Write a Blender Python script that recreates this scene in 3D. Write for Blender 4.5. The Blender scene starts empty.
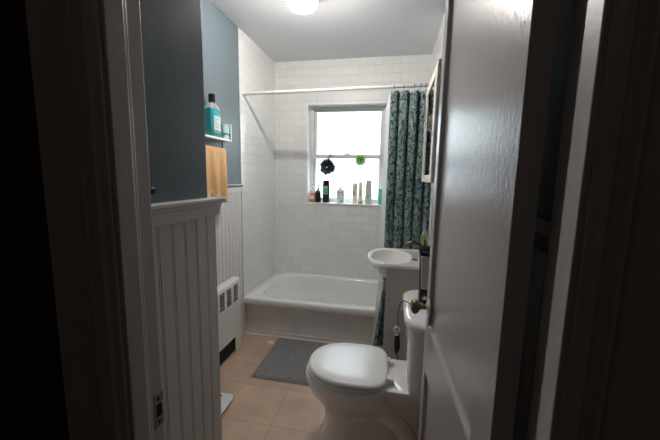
import bpy, math, random
from mathutils import Vector, Matrix, noise
random.seed(7)
SC = bpy.context.scene
COL = SC.collection
PI = math.pi

# ------------------------------------------------------------------ measures
XL, XR, YB, H = -1.195, 0.2866, 3.113, 2.425      # left wall, right wall, back wall, ceiling
YT = 2.3755                                       # tile edge on the left wall
YF0, YF1 = 0.425, 0.525                           # entry wall, hallway face and bathroom face
XC, YC = -0.583, 0.93                             # projecting closet wall and its corner
JL, JR = -0.447, 0.232                              # door jambs
RIM, YTUB = 0.328, 2.346                          # tub rim height and front
WX0, WX1, WZ0, WZ1 = -0.845, -0.090, 1.072, 2.016 # window opening
CAP = 1.261                                       # wainscot cap height

# ------------------------------------------------------------------ node helpers
def new_mat(name):
    m = bpy.data.materials.new(name); m.use_nodes = True
    nt = m.node_tree; nt.nodes.clear()
    out = nt.nodes.new('ShaderNodeOutputMaterial')
    b = nt.nodes.new('ShaderNodeBsdfPrincipled')
    nt.links.new(b.outputs[0], out.inputs[0])
    return m, nt, b, out

def N(nt, kind, **kw):
    n = nt.nodes.new(kind)
    for k, v in kw.items():
        if k in n.inputs: n.inputs[k].default_value = v
        else: setattr(n, k, v)
    return n

def plain(name, col, rough=0.5, metal=0.0, bump=0.0, bscale=40, vary=0.0, vscale=6, coat=0.0, spec=None, stretch=None, bdist=0.002):
    m, nt, b, out = new_mat(name)
    b.inputs['Base Color'].default_value = (*col, 1)
    b.inputs['Roughness'].default_value = rough
    b.inputs['Metallic'].default_value = metal
    b.inputs['Coat Weight'].default_value = coat
    if spec is not None: b.inputs['Specular IOR Level'].default_value = spec
    geo = N(nt, 'ShaderNodeNewGeometry')
    vec = geo.outputs['Position']
    if stretch:
        mp = N(nt, 'ShaderNodeMapping'); mp.inputs['Scale'].default_value = stretch
        nt.links.new(vec, mp.inputs['Vector']); vec = mp.outputs[0]
    if bump:
        nz = N(nt, 'ShaderNodeTexNoise', Scale=bscale, Detail=4.0)
        nt.links.new(vec, nz.inputs['Vector'])
        bp = N(nt, 'ShaderNodeBump', Strength=bump, Distance=bdist)
        nt.links.new(nz.outputs['Fac'], bp.inputs['Height'])
        nt.links.new(bp.outputs[0], b.inputs['Normal'])
    if vary:
        nz = N(nt, 'ShaderNodeTexNoise', Scale=vscale, Detail=5.0)
        nt.links.new(vec, nz.inputs['Vector'])
        rp = N(nt, 'ShaderNodeValToRGB')
        rp.color_ramp.elements[0].position = 0.35; rp.color_ramp.elements[1].position = 0.65
        rp.color_ramp.elements[0].color = (*[c*(1-vary) for c in col], 1)
        rp.color_ramp.elements[1].color = (*[min(1, c*(1+vary)) for c in col], 1)
        nt.links.new(nz.outputs['Fac'], rp.inputs[0]); nt.links.new(rp.outputs[0], b.inputs['Base Color'])
    return m

def brick_mat(name, axis, ox, oz, bw, rh, col, mortar, msize, rough, offset=0.5, bump=0.5, vary=0.03, blotch=0.0, wave=14.0, wamp=.5, spec=.5):
    m, nt, b, out = new_mat(name)
    geo = N(nt, 'ShaderNodeNewGeometry'); sp = N(nt, 'ShaderNodeSeparateXYZ'); nt.links.new(geo.outputs['Position'], sp.inputs[0])
    ax = N(nt, 'ShaderNodeMath', operation='ADD'); ax.inputs[1].default_value = ox
    az = N(nt, 'ShaderNodeMath', operation='ADD'); az.inputs[1].default_value = oz
    a0, a1 = {'X': (0, 2), 'Y': (1, 2), 'F': (0, 1)}[axis]
    nt.links.new(sp.outputs[a0], ax.inputs[0]); nt.links.new(sp.outputs[a1], az.inputs[0])
    cb = N(nt, 'ShaderNodeCombineXYZ'); nt.links.new(ax.outputs[0], cb.inputs[0]); nt.links.new(az.outputs[0], cb.inputs[1])
    br = N(nt, 'ShaderNodeTexBrick'); br.offset = offset; br.offset_frequency = 2; br.squash = 1.0
    br.inputs['Scale'].default_value = 1.0
    br.inputs['Brick Width'].default_value = bw; br.inputs['Row Height'].default_value = rh
    br.inputs['Mortar Size'].default_value = msize; br.inputs['Mortar Smooth'].default_value = 0.35
    br.inputs['Bias'].default_value = 0.0
    br.inputs['Color1'].default_value = (*[c*(1-vary) for c in col], 1)
    br.inputs['Color2'].default_value = (*[c*(1+vary) for c in col], 1)
    br.inputs['Mortar'].default_value = (*mortar, 1)
    nt.links.new(cb.outputs[0], br.inputs['Vector'])
    b.inputs['Specular IOR Level'].default_value = spec
    csrc = br.outputs['Color']
    if blotch:
        nz = N(nt, 'ShaderNodeTexNoise', Scale=5.0, Detail=8.0, Roughness=0.65)
        nt.links.new(geo.outputs['Position'], nz.inputs['Vector'])
        mr = N(nt, 'ShaderNodeMapRange'); mr.inputs['From Min'].default_value = .3; mr.inputs['From Max'].default_value = .7
        mr.inputs['To Min'].default_value = 1-blotch; mr.inputs['To Max'].default_value = 1+blotch
        nt.links.new(nz.outputs['Fac'], mr.inputs[0])
        mx = N(nt, 'ShaderNodeVectorMath', operation='SCALE')
        nt.links.new(csrc, mx.inputs[0]); nt.links.new(mr.outputs[0], mx.inputs['Scale']); csrc = mx.outputs[0]
    nt.links.new(csrc, b.inputs['Base Color'])
    rr = N(nt, 'ShaderNodeMapRange'); rr.inputs['To Min'].default_value = rough; rr.inputs['To Max'].default_value = 0.75
    nt.links.new(br.outputs['Fac'], rr.inputs[0]); nt.links.new(rr.outputs[0], b.inputs['Roughness'])
    inv = N(nt, 'ShaderNodeMath', operation='SUBTRACT'); inv.inputs[0].default_value = 1.0
    nt.links.new(br.outputs['Fac'], inv.inputs[1])
    nz2 = N(nt, 'ShaderNodeTexNoise', Scale=wave, Detail=2.0); nt.links.new(geo.outputs['Position'], nz2.inputs['Vector'])
    ad = N(nt, 'ShaderNodeMath', operation='MULTIPLY_ADD'); ad.inputs[1].default_value = wamp
    nt.links.new(nz2.outputs['Fac'], ad.inputs[0]); nt.links.new(inv.outputs[0], ad.inputs[2])
    bp = N(nt, 'ShaderNodeBump', Strength=bump, Distance=0.0015)
    nt.links.new(ad.outputs[0], bp.inputs['Height']); nt.links.new(bp.outputs[0], b.inputs['Normal'])
    return m

M = {}
M['ceiling'] = plain('ceiling_paint', (.64, .65, .67), .65, bump=.25, bscale=60)
M['blue'] = plain('blue_grey_paint', (.138, .172, .196), .42, bump=.25, bscale=90, bdist=.001, spec=.3)
M['wall_white'] = plain('white_wall_paint', (.66, .65, .63), .6)
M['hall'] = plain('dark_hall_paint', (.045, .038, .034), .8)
M['trim'] = plain('white_gloss_trim_paint', (.66, .63, .61), .38, bump=.3, bscale=70, bdist=.001)
M['hall_trim'] = plain('aged_door_frame_paint', (.52, .47, .44), .4, bump=.35, bscale=60, bdist=.001)
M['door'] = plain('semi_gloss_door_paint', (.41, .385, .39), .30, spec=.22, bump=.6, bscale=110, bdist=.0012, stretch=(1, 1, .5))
M['bead'] = plain('beadboard_paint', (.66, .64, .62), .42, bump=.15, bscale=60, bdist=.001)
T = .0778
M['tile_back'] = brick_mat('white_subway_tile_back', 'X', .987+.1544*20, -2.0472+28*T, .1544, T, (.77, .775, .76), (.58, .57, .55), .0017, .36, bump=.8, wave=13.0, wamp=3.0, spec=.3)
M['tile_left'] = brick_mat('white_subway_tile_left', 'Y', -3.113+.1544*40, -2.0472+28*T, .1544, T, (.77, .775, .76), (.60, .59, .57), .0017, .11, bump=.6, wave=11.0, wamp=1.5)
S = .2969
M['floor'] = brick_mat('terracotta_floor_tile', 'F', .5889+S*10, -1.7606+S*10, S, S, (.53, .385, .290), (.36, .275, .215), .0022, .30, offset=0.0, bump=.35, vary=.04, blotch=.17)
M['porcelain'] = plain('white_porcelain', (.80, .79, .785), .07, coat=.5)
M['lid_enamel'] = plain('white_lid_enamel', (.84, .84, .85), .24, bump=.5, bscale=14, bdist=.002)
M['tub'] = plain('white_tub_enamel', (.78, .81, .785), .12, coat=.3)
M['apron'] = plain('tub_apron_enamel', (.72, .70, .675), .28, vary=.05, vscale=9)
M['caulk'] = plain('white_caulk', (.82, .81, .79), .6)
M['plastic_white'] = plain('white_plastic', (.72, .72, .72), .3)
M['vanity'] = plain('warm_grey_vanity_laminate', (.50, .48, .45), .45, vary=.03)
M['chrome'] = plain('chrome', (.75, .75, .76), .15, metal=1)
M['nickel'] = plain('aged_bronze_nickel', (.15, .12, .095), .35, metal=1)
M['brass'] = plain('aged_brass', (.24, .175, .08), .38, metal=1, vary=.25, vscale=60)
M['black'] = plain('black_plastic', (.012, .012, .013), .25)
M['black_metal'] = plain('black_metal', (.02, .02, .022), .4)
M['rod'] = plain('white_rod_enamel', (.72, .71, .71), .25)
M['hook'] = plain('rusty_bronze_hook', (.12, .075, .055), .5, metal=.6)
M['radiator'] = plain('radiator_white_enamel', (.76, .75, .73), .4)
M['cream'] = plain('cream_cabinet_paint', (.80, .75, .66), .45, vary=.06, vscale=20)
M['strike'] = plain('painted_over_metal', (.30, .27, .25), .4, metal=.5, vary=.3, vscale=120)
M['sash'] = plain('grey_white_window_vinyl', (.74, .76, .74), .4)
M['reveal'] = plain('window_reveal_paint', (.85, .87, .88), .35)
M['dark'] = plain('dark_void', (.01, .01, .01), .9)
M['appliance'] = plain('lilac_grey_plastic', (.42, .38, .40), .3)

def glass_mat():
    m, nt, b, out = new_mat('clear_window_glass'); nt.nodes.remove(b)
    tr = N(nt, 'ShaderNodeBsdfTransparent'); gl = N(nt, 'ShaderNodeBsdfGlossy', Roughness=.02)
    fr = N(nt, 'ShaderNodeFresnel', IOR=1.45); mx = N(nt, 'ShaderNodeMixShader')
    tr.inputs[0].default_value = (.93, .95, .94, 1)
    nt.links.new(fr.outputs[0], mx.inputs[0]); nt.links.new(tr.outputs[0], mx.inputs[1]); nt.links.new(gl.outputs[0], mx.inputs[2])
    nt.links.new(mx.outputs[0], out.inputs[0]); return m
M['glass'] = glass_mat()

def frosted_mat():
    m, nt, b, out = new_mat('mottled_privacy_glass'); nt.nodes.remove(b)
    tr = N(nt, 'ShaderNodeBsdfTransparent'); tl = N(nt, 'ShaderNodeBsdfTranslucent')
    geo = N(nt, 'ShaderNodeNewGeometry'); nz = N(nt, 'ShaderNodeTexNoise', Scale=9.0, Detail=3.0)
    nt.links.new(geo.outputs['Position'], nz.inputs['Vector'])
    rp = N(nt, 'ShaderNodeValToRGB'); cr = rp.color_ramp
    cr.elements[0].position = .3; cr.elements[0].color = (.62, .74, .95, 1)
    cr.elements[1].position = .7; cr.elements[1].color = (.95, .86, .80, 1)
    e = cr.elements.new(.5); e.color = (.86, .88, .88, 1)
    nt.links.new(nz.outputs['Fac'], rp.inputs[0]); nt.links.new(rp.outputs[0], tr.inputs[0]); nt.links.new(rp.outputs[0], tl.inputs[0])
    mx = N(nt, 'ShaderNodeMixShader'); mx.inputs[0].default_value = .45
    nt.links.new(tr.outputs[0], mx.inputs[1]); nt.links.new(tl.outputs[0], mx.inputs[2])
    nt.links.new(mx.outputs[0], out.inputs[0]); return m
M['frosted'] = frosted_mat()

def clear_plastic(name, col, alpha=.35):
    m, nt, b, out = new_mat(name)
    b.inputs['Base Color'].default_value = (*col, 1); b.inputs['Roughness'].default_value = .12
    tr = N(nt, 'ShaderNodeBsdfTransparent'); tr.inputs[0].default_value = (*[min(1, .35+.65*c) for c in col], 1)
    mx = N(nt, 'ShaderNodeMixShader'); mx.inputs[0].default_value = alpha
    nt.links.new(tr.outputs[0], mx.inputs[1]); nt.links.new(b.outputs[0], mx.inputs[2]); nt.links.new(mx.outputs[0], out.inputs[0])
    return m
M['clear'] = clear_plastic('clear_plastic', (.85, .87, .86), .3)
M['teal_liquid'] = clear_plastic('teal_mouthwash', (.06, .46, .50), .8)

def mirror_mat():
    return plain('mirror_silver', (.86, .88, .86), .02, metal=1)
M['mirror'] = mirror_mat()

def globe_mat(strength):
    m, nt, b, out = new_mat('lit_opal_glass')
    b.inputs['Base Color'].default_value = (.9, .9, .88, 1)
    b.inputs['Emission Color'].default_value = (1.0, .95, .91, 1); b.inputs['Emission Strength'].default_value = strength
    return m

def curtain_mat():
    m, nt, b, out = new_mat('green_floral_curtain_fabric'); nt.nodes.remove(b)
    tc = N(nt, 'ShaderNodeUVMap'); vec = tc.outputs[0]
    # warped leaf and flower shapes
    wz = N(nt, 'ShaderNodeTexNoise', Scale=10.0, Detail=2.0); nt.links.new(vec, wz.inputs['Vector'])
    sub = N(nt, 'ShaderNodeVectorMath', operation='MULTIPLY_ADD')
    nt.links.new(wz.outputs['Color'], sub.inputs[0]); sub.inputs[1].default_value = (.09, .09, .09); nt.links.new(vec, sub.inputs[2])
    vo = N(nt, 'ShaderNodeTexVoronoi', Scale=22.0); vo.feature = 'DISTANCE_TO_EDGE'; nt.links.new(sub.outputs[0], vo.inputs['Vector'])
    n2 = N(nt, 'ShaderNodeTexNoise', Scale=30.0, Detail=3.0, Distortion=1.2); nt.links.new(sub.outputs[0], n2.inputs['Vector'])
    r1 = N(nt, 'ShaderNodeValToRGB'); r1.color_ramp.elements[0].position = .05; r1.color_ramp.elements[1].position = .10
    r1.color_ramp.elements[0].color = (1, 1, 1, 1); r1.color_ramp.elements[1].color = (0, 0, 0, 1)
    nt.links.new(vo.outputs[0], r1.inputs[0])
    r2 = N(nt, 'ShaderNodeValToRGB'); r2.color_ramp.elements[0].position = .49; r2.color_ramp.elements[1].position = .55
    nt.links.new(n2.outputs['Fac'], r2.inputs[0])
    mxf = N(nt, 'ShaderNodeMath', operation='MAXIMUM'); mxf.use_clamp = True
    m7 = N(nt, 'ShaderNodeMath', operation='MULTIPLY'); m7.inputs[1].default_value = .55; nt.links.new(r1.outputs[0], m7.inputs[0])
    nt.links.new(m7.outputs[0], mxf.inputs[0]); nt.links.new(r2.outputs[0], mxf.inputs[1])
    mc = N(nt, 'ShaderNodeMixRGB'); mc.inputs[1].default_value = (.026, .075, .080, 1); mc.inputs[2].default_value = (.31, .38, .37, 1)
    nt.links.new(mxf.outputs[0], mc.inputs[0])
    d = N(nt, 'ShaderNodeBsdfDiffuse'); t = N(nt, 'ShaderNodeBsdfTranslucent'); ms = N(nt, 'ShaderNodeMixShader'); ms.inputs[0].default_value = .12
    nt.links.new(mc.outputs[0], d.inputs[0]); nt.links.new(mc.outputs[0], t.inputs[0])
    nt.links.new(d.outputs[0], ms.inputs[1]); nt.links.new(t.outputs[0], ms.inputs[2]); nt.links.new(ms.outputs[0], out.inputs[0])
    return m
M['curtain'] = curtain_mat()

def liner_mat():
    m, nt, b, out = new_mat('white_liner_vinyl'); nt.nodes.remove(b)
    d = N(nt, 'ShaderNodeBsdfDiffuse', Color=(.88, .88, .90, 1)); t = N(nt, 'ShaderNodeBsdfTranslucent', Color=(.92, .92, .95, 1))
    ms = N(nt, 'ShaderNodeMixShader'); ms.inputs[0].default_value = .5
    nt.links.new(d.outputs[0], ms.inputs[1]); nt.links.new(t.outputs[0], ms.inputs[2]); nt.links.new(ms.outputs[0], out.inputs[0])
    return m
M['liner'] = liner_mat()
M['mat'] = plain('grey_shag', (.235, .23, .235), .95, bump=1.0, bscale=260, vary=.28, vscale=150, bdist=.006)
M['towel'] = plain('mustard_terry', (.76, .48, .23), .95, bump=.5, bscale=400, vary=.07, vscale=45, bdist=.003)
M['towel_band'] = plain('pale_towel_weave', (.76, .62, .44), .9, bump=.8, bscale=300, bdist=.003)

def net_mat(name, col):
    m, nt, b, out = new_mat(name); nt.nodes.remove(b)
    d = N(nt, 'ShaderNodeBsdfDiffuse', Color=(*col, 1)); t = N(nt, 'ShaderNodeBsdfTranslucent', Color=(*col, 1)); ms = N(nt, 'ShaderNodeMixShader'); ms.inputs[0].default_value = .5
    nt.links.new(d.outputs[0], ms.inputs[1]); nt.links.new(t.outputs[0], ms.inputs[2])
    tr = N(nt, 'ShaderNodeBsdfTransparent'); m2 = N(nt, 'ShaderNodeMixShader'); m2.inputs[0].default_value = .75
    nt.links.new(tr.outputs[0], m2.inputs[1]); nt.links.new(ms.outputs[0], m2.inputs[2]); nt.links.new(m2.outputs[0], out.inputs[0])
    return m
def grille_mat():
    m, nt, b, out = new_mat('speckled_grille_mesh')
    geo = N(nt, 'ShaderNodeNewGeometry'); vo = N(nt, 'ShaderNodeTexNoise', Scale=130.0, Detail=3.0)
    nt.links.new(geo.outputs['Position'], vo.inputs['Vector'])
    rp = N(nt, 'ShaderNodeValToRGB'); rp.color_ramp.elements[0].position = .4; rp.color_ramp.elements[1].position = .62
    rp.color_ramp.elements[0].color = (.12, .12, .125, 1); rp.color_ramp.elements[1].color = (.60, .60, .60, 1)
    nt.links.new(vo.outputs['Fac'], rp.inputs[0]); nt.links.new(rp.outputs[0], b.inputs['Base Color'])
    b.inputs['Roughness'].default_value = .7; return m
M['grille'] = grille_mat()

# ------------------------------------------------------------------ mesh builder
class MB:
    def __init__(s): s.v = []; s.f = []; s.mi = []; s.uv = None; s.cur = 0
    def mat(s, i): s.cur = i; return s
    def add(s, vs, fs):
        o = len(s.v); s.v += [tuple(v) for v in vs]
        for f in fs: s.f.append(tuple(o+i for i in f)); s.mi.append(s.cur)
        return s
    def box(s, x0, x1, y0, y1, z0, z1):
        return s.add([(x0,y0,z0),(x1,y0,z0),(x1,y1,z0),(x0,y1,z0),(x0,y0,z1),(x1,y0,z1),(x1,y1,z1),(x0,y1,z1)],
                     [(3,2,1,0),(4,5,6,7),(0,1,5,4),(1,2,6,5),(2,3,7,6),(3,0,4,7)])
    def loft(s, rings, cap0=True, cap1=True, closed=True):
        n = len(rings[0]); vs = [p for r in rings for p in r]; fs = []
        for i in range(len(rings)-1):
            for j in range(n if closed else n-1):
                k = (j+1) % n
                fs.append((i*n+j, i*n+k, (i+1)*n+k, (i+1)*n+j))
        if cap0: fs.append(tuple(reversed(range(n))))
        if cap1: fs.append(tuple((len(rings)-1)*n+j for j in range(n)))
        return s.add(vs, fs)
    def lathe(s, prof, c, axis='Z', n=28, sx=1, sy=1, cap=True):
        rings = []
        for r, h in prof:
            ring = []
            for j in range(n):
                a = 2*PI*j/n; u, w = r*math.cos(a)*sx, r*math.sin(a)*sy
                if axis == 'Z': ring.append((c[0]+u, c[1]+w, c[2]+h))
                elif axis == 'X': ring.append((c[0]+h, c[1]+u, c[2]+w))
                else: ring.append((c[0]+w, c[1]+h, c[2]+u))
            rings.append(ring)
        return s.loft(rings, cap, cap)
    def tube(s, pts, r, n=10):
        pts = [Vector(p) for p in pts]; rings = []
        rs = r if isinstance(r, (list, tuple)) else [r]*len(pts)
        up = None
        for i, p in enumerate(pts):
            d = (pts[min(i+1, len(pts)-1)] - pts[max(i-1, 0)]).normalized()
            if up is None:
                up = Vector((0,0,1)) if abs(d.z) < .9 else Vector((1,0,0))
            a = d.cross(up).normalized(); b = a.cross(d).normalized(); up = b
            rings.append([p + rs[i]*(math.cos(2*PI*j/n)*a + math.sin(2*PI*j/n)*b) for j in range(n)])
        return s.loft(rings)
    def prism(s, poly, axis, a0, a1):
        def P(u, w, a):
            return {'X': (a, u, w), 'Y': (u, a, w), 'Z': (u, w, a)}[axis]
        return s.loft([[P(u, w, a0) for u, w in poly], [P(u, w, a1) for u, w in poly]])

def rrect(cx, cy, hx, hy, r, z, n=6):
    pts = []
    for (sx, sy, a0) in ((1,1,0),(-1,1,PI/2),(-1,-1,PI),(1,-1,3*PI/2)):
        for k in range(n+1):
            a = a0 + PI/2*k/n
            pts.append((cx+sx*(hx-r)+r*math.cos(a), cy+sy*(hy-r)+r*math.sin(a), z))
    return pts

def egg(cx, cy, af, ab, w, z, n=48, pf=2.0, pb=2.6):
    """outline: af reaches toward -X, ab toward +X, w half width in Y"""
    pts = []
    for j in range(n):
        a = 2*PI*j/n; c, s_ = math.cos(a), math.sin(a)
        p = pb if c > 0 else pf
        L = ab if c > 0 else af
        pts.append((cx + L*math.copysign(abs(c)**(2/p), c), cy + w*math.copysign(abs(s_)**(2/p), s_), z))
    return pts

def world_loc(o):
    v = Vector((0,0,0))
    while o is not None: v = v + o.location; o = o.parent
    return v

def build(name, mb, mats, parent=None, bevel=0.0, seg=3, sub=0, smooth=True, angle=40, origin=None, fixn=True):
    me = bpy.data.meshes.new(name)
    vs = [Vector(v) for v in mb.v]
    if parent is None:
        if origin is None:
            lo = [min(v[i] for v in vs) for i in range(3)]; hi = [max(v[i] for v in vs) for i in range(3)]
            origin = ((lo[0]+hi[0])/2, (lo[1]+hi[1])/2, lo[2])
        O = Vector(origin)
        me.from_pydata([tuple(v-O) for v in vs], [], mb.f)
    else:
        W = world_loc(parent); O = Vector((0,0,0))
        me.from_pydata([tuple(v-W) for v in vs], [], mb.f)
    if fixn:
        import bmesh
        bm = bmesh.new(); bm.from_mesh(me); bmesh.ops.recalc_face_normals(bm, faces=bm.faces); bm.to_mesh(me); bm.free()
    if not isinstance(mats, (list, tuple)): mats = [mats]
    for m in mats: me.materials.append(M[m] if isinstance(m, str) else m)
    for i, p in enumerate(me.polygons): p.material_index = mb.mi[i]; p.use_smooth = smooth
    if mb.uv:
        uv = me.uv_layers.new(name='UVMap')
        for lp in me.loops: uv.data[lp.index].uv = mb.uv[lp.vertex_index]
    if smooth and not sub: me.set_sharp_from_angle(angle=math.radians(angle))
    o = bpy.data.objects.new(name, me); COL.objects.link(o)
    o.location = O; o.parent = parent
    if bevel:
        b = o.modifiers.new('bevel', 'BEVEL'); b.width = bevel; b.segments = seg; b.limit_method = 'ANGLE'; b.angle_limit = math.radians(35)
    if sub:
        b = o.modifiers.new('subsurf', 'SUBSURF'); b.levels = sub; b.render_levels = sub
    return o

def thing(name, label, cat, loc, group=None):
    o = bpy.data.objects.new(name, None); COL.objects.link(o); o.location = loc
    o.empty_display_size = .05
    o['label'] = label; o['category'] = cat
    if group: o['group'] = group
    return o
def tag(o, label, cat, group=None):
    o['label'] = label; o['category'] = cat
    if group: o['group'] = group
    return o
def struct(o, label=None):
    o['kind'] = 'structure'
    if label: o['label'] = label
    return o
def sbuild(name, mb, mats, label=None, **kw):
    kw.setdefault('smooth', False)
    return struct(build(name, mb, mats, **kw), label)

# ------------------------------------------------------------------ room shell
sbuild('floor', MB().box(XL-.1, XR+.1, YF0, YB+.1, -.1, 0), 'floor', 'beige terracotta square tile bathroom floor')
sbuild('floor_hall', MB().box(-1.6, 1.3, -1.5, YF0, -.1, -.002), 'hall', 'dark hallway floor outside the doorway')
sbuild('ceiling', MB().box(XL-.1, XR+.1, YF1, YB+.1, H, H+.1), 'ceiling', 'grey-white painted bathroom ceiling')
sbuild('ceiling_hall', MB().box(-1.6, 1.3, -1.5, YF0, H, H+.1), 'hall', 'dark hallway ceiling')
w = MB().box(XL-.1, XL, YF1, YT, 0, H); w.mat(1).box(XL-.1, XL+.006, YT, YB+.1, 0, H)
sbuild('wall_left', w, ['blue', 'tile_left'], 'left wall, grey-blue paint above beadboard and white subway tile by the tub')
w = MB().box(XR, XR+.1, YF1, YT, 0, H); w.mat(1).box(XR-.006, XR+.1, YT, YB+.1, 0, H)
sbuild('wall_right', w, ['blue', 'tile_left'], 'right wall behind the toilet and sink')
# back wall with the window opening
w = MB()
w.box(XL+.006, WX0-.012, YB, YB+.25, 0, H); w.box(WX1+.012, XR-.006, YB, YB+.25, 0, H)
w.box(WX0-.012, WX1+.012, YB, YB+.25, 0, WZ0-.014); w.box(WX0-.012, WX1+.012, YB, YB+.25, WZ1+.012, H)
sbuild('wall_back', w, 'tile_back', 'back wall of white subway tile around the window')
# entry wall
w = MB()
w.box(-1.6, JL-.02, YF0, YF1, 0, H); w.box(JR+.02, 1.3, YF0, YF1, 0, H); w.box(JL-.02, JR+.02, YF0, YF1, 2.07, H)
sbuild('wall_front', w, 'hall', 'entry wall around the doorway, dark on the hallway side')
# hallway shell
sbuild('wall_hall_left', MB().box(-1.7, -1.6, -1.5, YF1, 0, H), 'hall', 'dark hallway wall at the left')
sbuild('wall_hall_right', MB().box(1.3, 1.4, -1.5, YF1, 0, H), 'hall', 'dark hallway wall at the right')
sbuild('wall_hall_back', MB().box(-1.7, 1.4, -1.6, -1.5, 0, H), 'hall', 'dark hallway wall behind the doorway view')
# projecting closet wall
sbuild('wall_closet', MB().box(XL, XC, YF1, YC, 0, H), 'blue', 'grey-blue projecting wall just inside the doorway', bevel=.004, seg=2)

# wainscot: beadboard with frieze and moulded cap
def beads(mb, along, face, out, a0, a1, z0, z1, pitch, axis):
    """board profile extruded in z; face=wall plane, out=direction sign*thickness"""
    n = max(1, round((a1-a0)/pitch)); p = (a1-a0)/n; prof = [(a0, 0)]
    for i in range(n):
        s = a0+i*p
        prof += [(s, .90), (s+.0025, 1.0), (s+p-.0085, 1.0), (s+p-.0072, .90), (s+p-.0055, .93), (s+p-.0042, .98), (s+p-.0022, .96), (s+p, .90)]
    prof += [(a1, 0)]
    pts = []
    for a, t in prof:
        pts.append((face+out*t, a) if axis == 'Y' else (a, face+out*t))
    mb.prism(pts, 'Z', z0, z1)
cap_prof = [(0, 1.236), (.006, 1.236), (.010, 1.242), (.018, 1.246), (.022, 1.2525), (.030, 1.254), (.032, 1.257), (.030, 1.261), (0, 1.261)]
g = MB(); beads(g, 0, XC, .016, YF1+.001, YC+.016, .10, 1.203, .0505, 'Y')
g.box(XC, XC+.016, YF1, YC+.016, 0, .10)
beads(g, 0, YC, .016, XL+.015, XC+.012, .10, 1.203, .0505, 'X')
sbuild('trim_1', g, 'bead', 'white beadboard panelling on the near projecting wall', smooth=False)
g = MB()
def corner_sweep(mb, prof):
    mb.loft([[(XC+u, YF1, z) for u, z in prof], [(XC+u, YC+u, z) for u, z in prof], [(XL+.03, YC+u, z) for u, z in prof]])
corner_sweep(g, [(.0, 1.205), (.025, 1.205), (.026, 1.207), (.026, 1.232), (.028, 1.236), (.032, 1.240), (.034, 1.247), (.039, 1.249), (.041, 1.253), (.040, 1.260), (.038, 1.261), (0, 1.261)])
sbuild('trim_2', g, 'trim', 'white chair rail cap on top of the near beadboard')
g = MB(); beads(g, 0, XL, .014, YC, YT-.025, .10, 1.203, .0505, 'Y'); g.box(XL, XL+.016, YC, YT-.025, 0, .10)
sbuild('trim_3', g, 'bead', 'white beadboard panelling on the far left wall by the radiator')
g = MB(); g.box(XL, XL+.018, YC, YT-.003, 1.20, 1.238); g.prism([(XL+u, z) for u, z in cap_prof], 'Y', YC, YT-.002)
g.box(XL, XL+.020, YT-.026, YT-.003, 0, 1.24)
sbuild('trim_4', g, 'trim', 'white chair rail cap on the far left wall below the shelf', bevel=.001, seg=2)
# right wall wainscot (mostly behind the door)
g = MB(); beads(g, 0, XR, -.010, YF1, 1.88, .10, 1.203, .0505, 'Y'); g.box(XR-.012, XR, YF1, 1.88, 0, .10)
g.prism([(XR-u*.5, z) for u, z in cap_prof], 'Y', YF1, 1.64)
sbuild('trim_5', g, 'bead', 'white beadboard panelling on the right wall behind the toilet')

# door frame: jambs, stops, head
g = MB()
SY0, SY1, ST = YF0, .462, .024
g.box(JL-.02, JL, YF0, YF1, 0, 2.05); g.box(JR, JR+.02, YF0, YF1, 0, 2.05); g.box(JL-.02, JR+.02, YF0, YF1, 2.05, 2.07)
g.box(JL, JL+ST, SY0, SY1, 0, 2.05); g.box(JR-.016, JR, SY0, SY1, 0, 2.05); g.box(JL, JR, SY0, SY1, 2.038, 2.05); g.box(JL, JL+.006, SY1, .488, 0, 2.05)
frame = sbuild('trim_6', g, 'hall_trim', 'pale painted door frame jambs with door stops', bevel=.002, seg=2)
# strike plate on the left jamb
g = MB(); zc = .860
g.box(JL-.0005, JL+.0014, .5, .5245, zc+.014, zc+.036); g.box(JL-.0005, JL+.0014, .5, .5245, zc-.036, zc-.014)
g.box(JL-.0005, JL+.0014, .5, .505, zc-.014, zc+.014); g.box(JL-.0005, JL+.0014, .5195, .5245, zc-.014, zc+.008)
sp = build('strike_plate', g, 'strike', frame, smooth=False)
g = MB(); g.box(JL, JL+.0008, .505, .5195, zc-.014, zc+.014); build('latch_hole', g, 'dark', sp, smooth=False)
g = MB(); g.lathe([(.004, 0), (.004, .0012), (.002, .002)], (JL+.0014, .512, zc+.025), 'X', 12); g.lathe([(.004, 0), (.004, .0012), (.002, .002)], (JL+.0014, .512, zc-.025), 'X', 12)
build('screw', g, 'black_metal', sp)

# hallway casings
def casing(mb, x, sgn):
    prof = [(0, 0), (0, .005), (.002, .007), (.008, .008), (.011, .010), (.015, .015), (.019, .013), (.022, .009), (.027, .013), (.031, .019), (.035, .020), (.039, .017), (.044, .012), (.049, .011),
            (.096, .012), (.101, .018), (.108, .019), (.113, .014), (.113, 0)]
    mb.prism([(x+sgn*u, YF0-t) for u, t in prof], 'Z', 0, 2.16)
g = MB(); casing(g, JL+ST-.007, -1); sbuild('trim_7', g, 'hall_trim', 'moulded door casing left of the doorway', smooth=True)
g = MB(); casing(g, JR-.016+.007, 1); sbuild('trim_8', g, 'hall_trim', 'moulded door casing right of the doorway', smooth=True)
g = MB(); g.box(JL+ST-.007, JR-.003, YF0-.010, YF0, 2.054, 2.16); sbuild('trim_9', g, 'hall_trim', 'door casing above the doorway')
# room-side casing head above door (out of view) and baseboards
g = MB(); g.box(JR+.009, XR-.001, YF1, YF1+.022, 0, 2.12); sbuild('trim_10', g, 'hall_trim', 'narrow door casing between the hinge side and the right wall', bevel=.003, seg=2)
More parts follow.
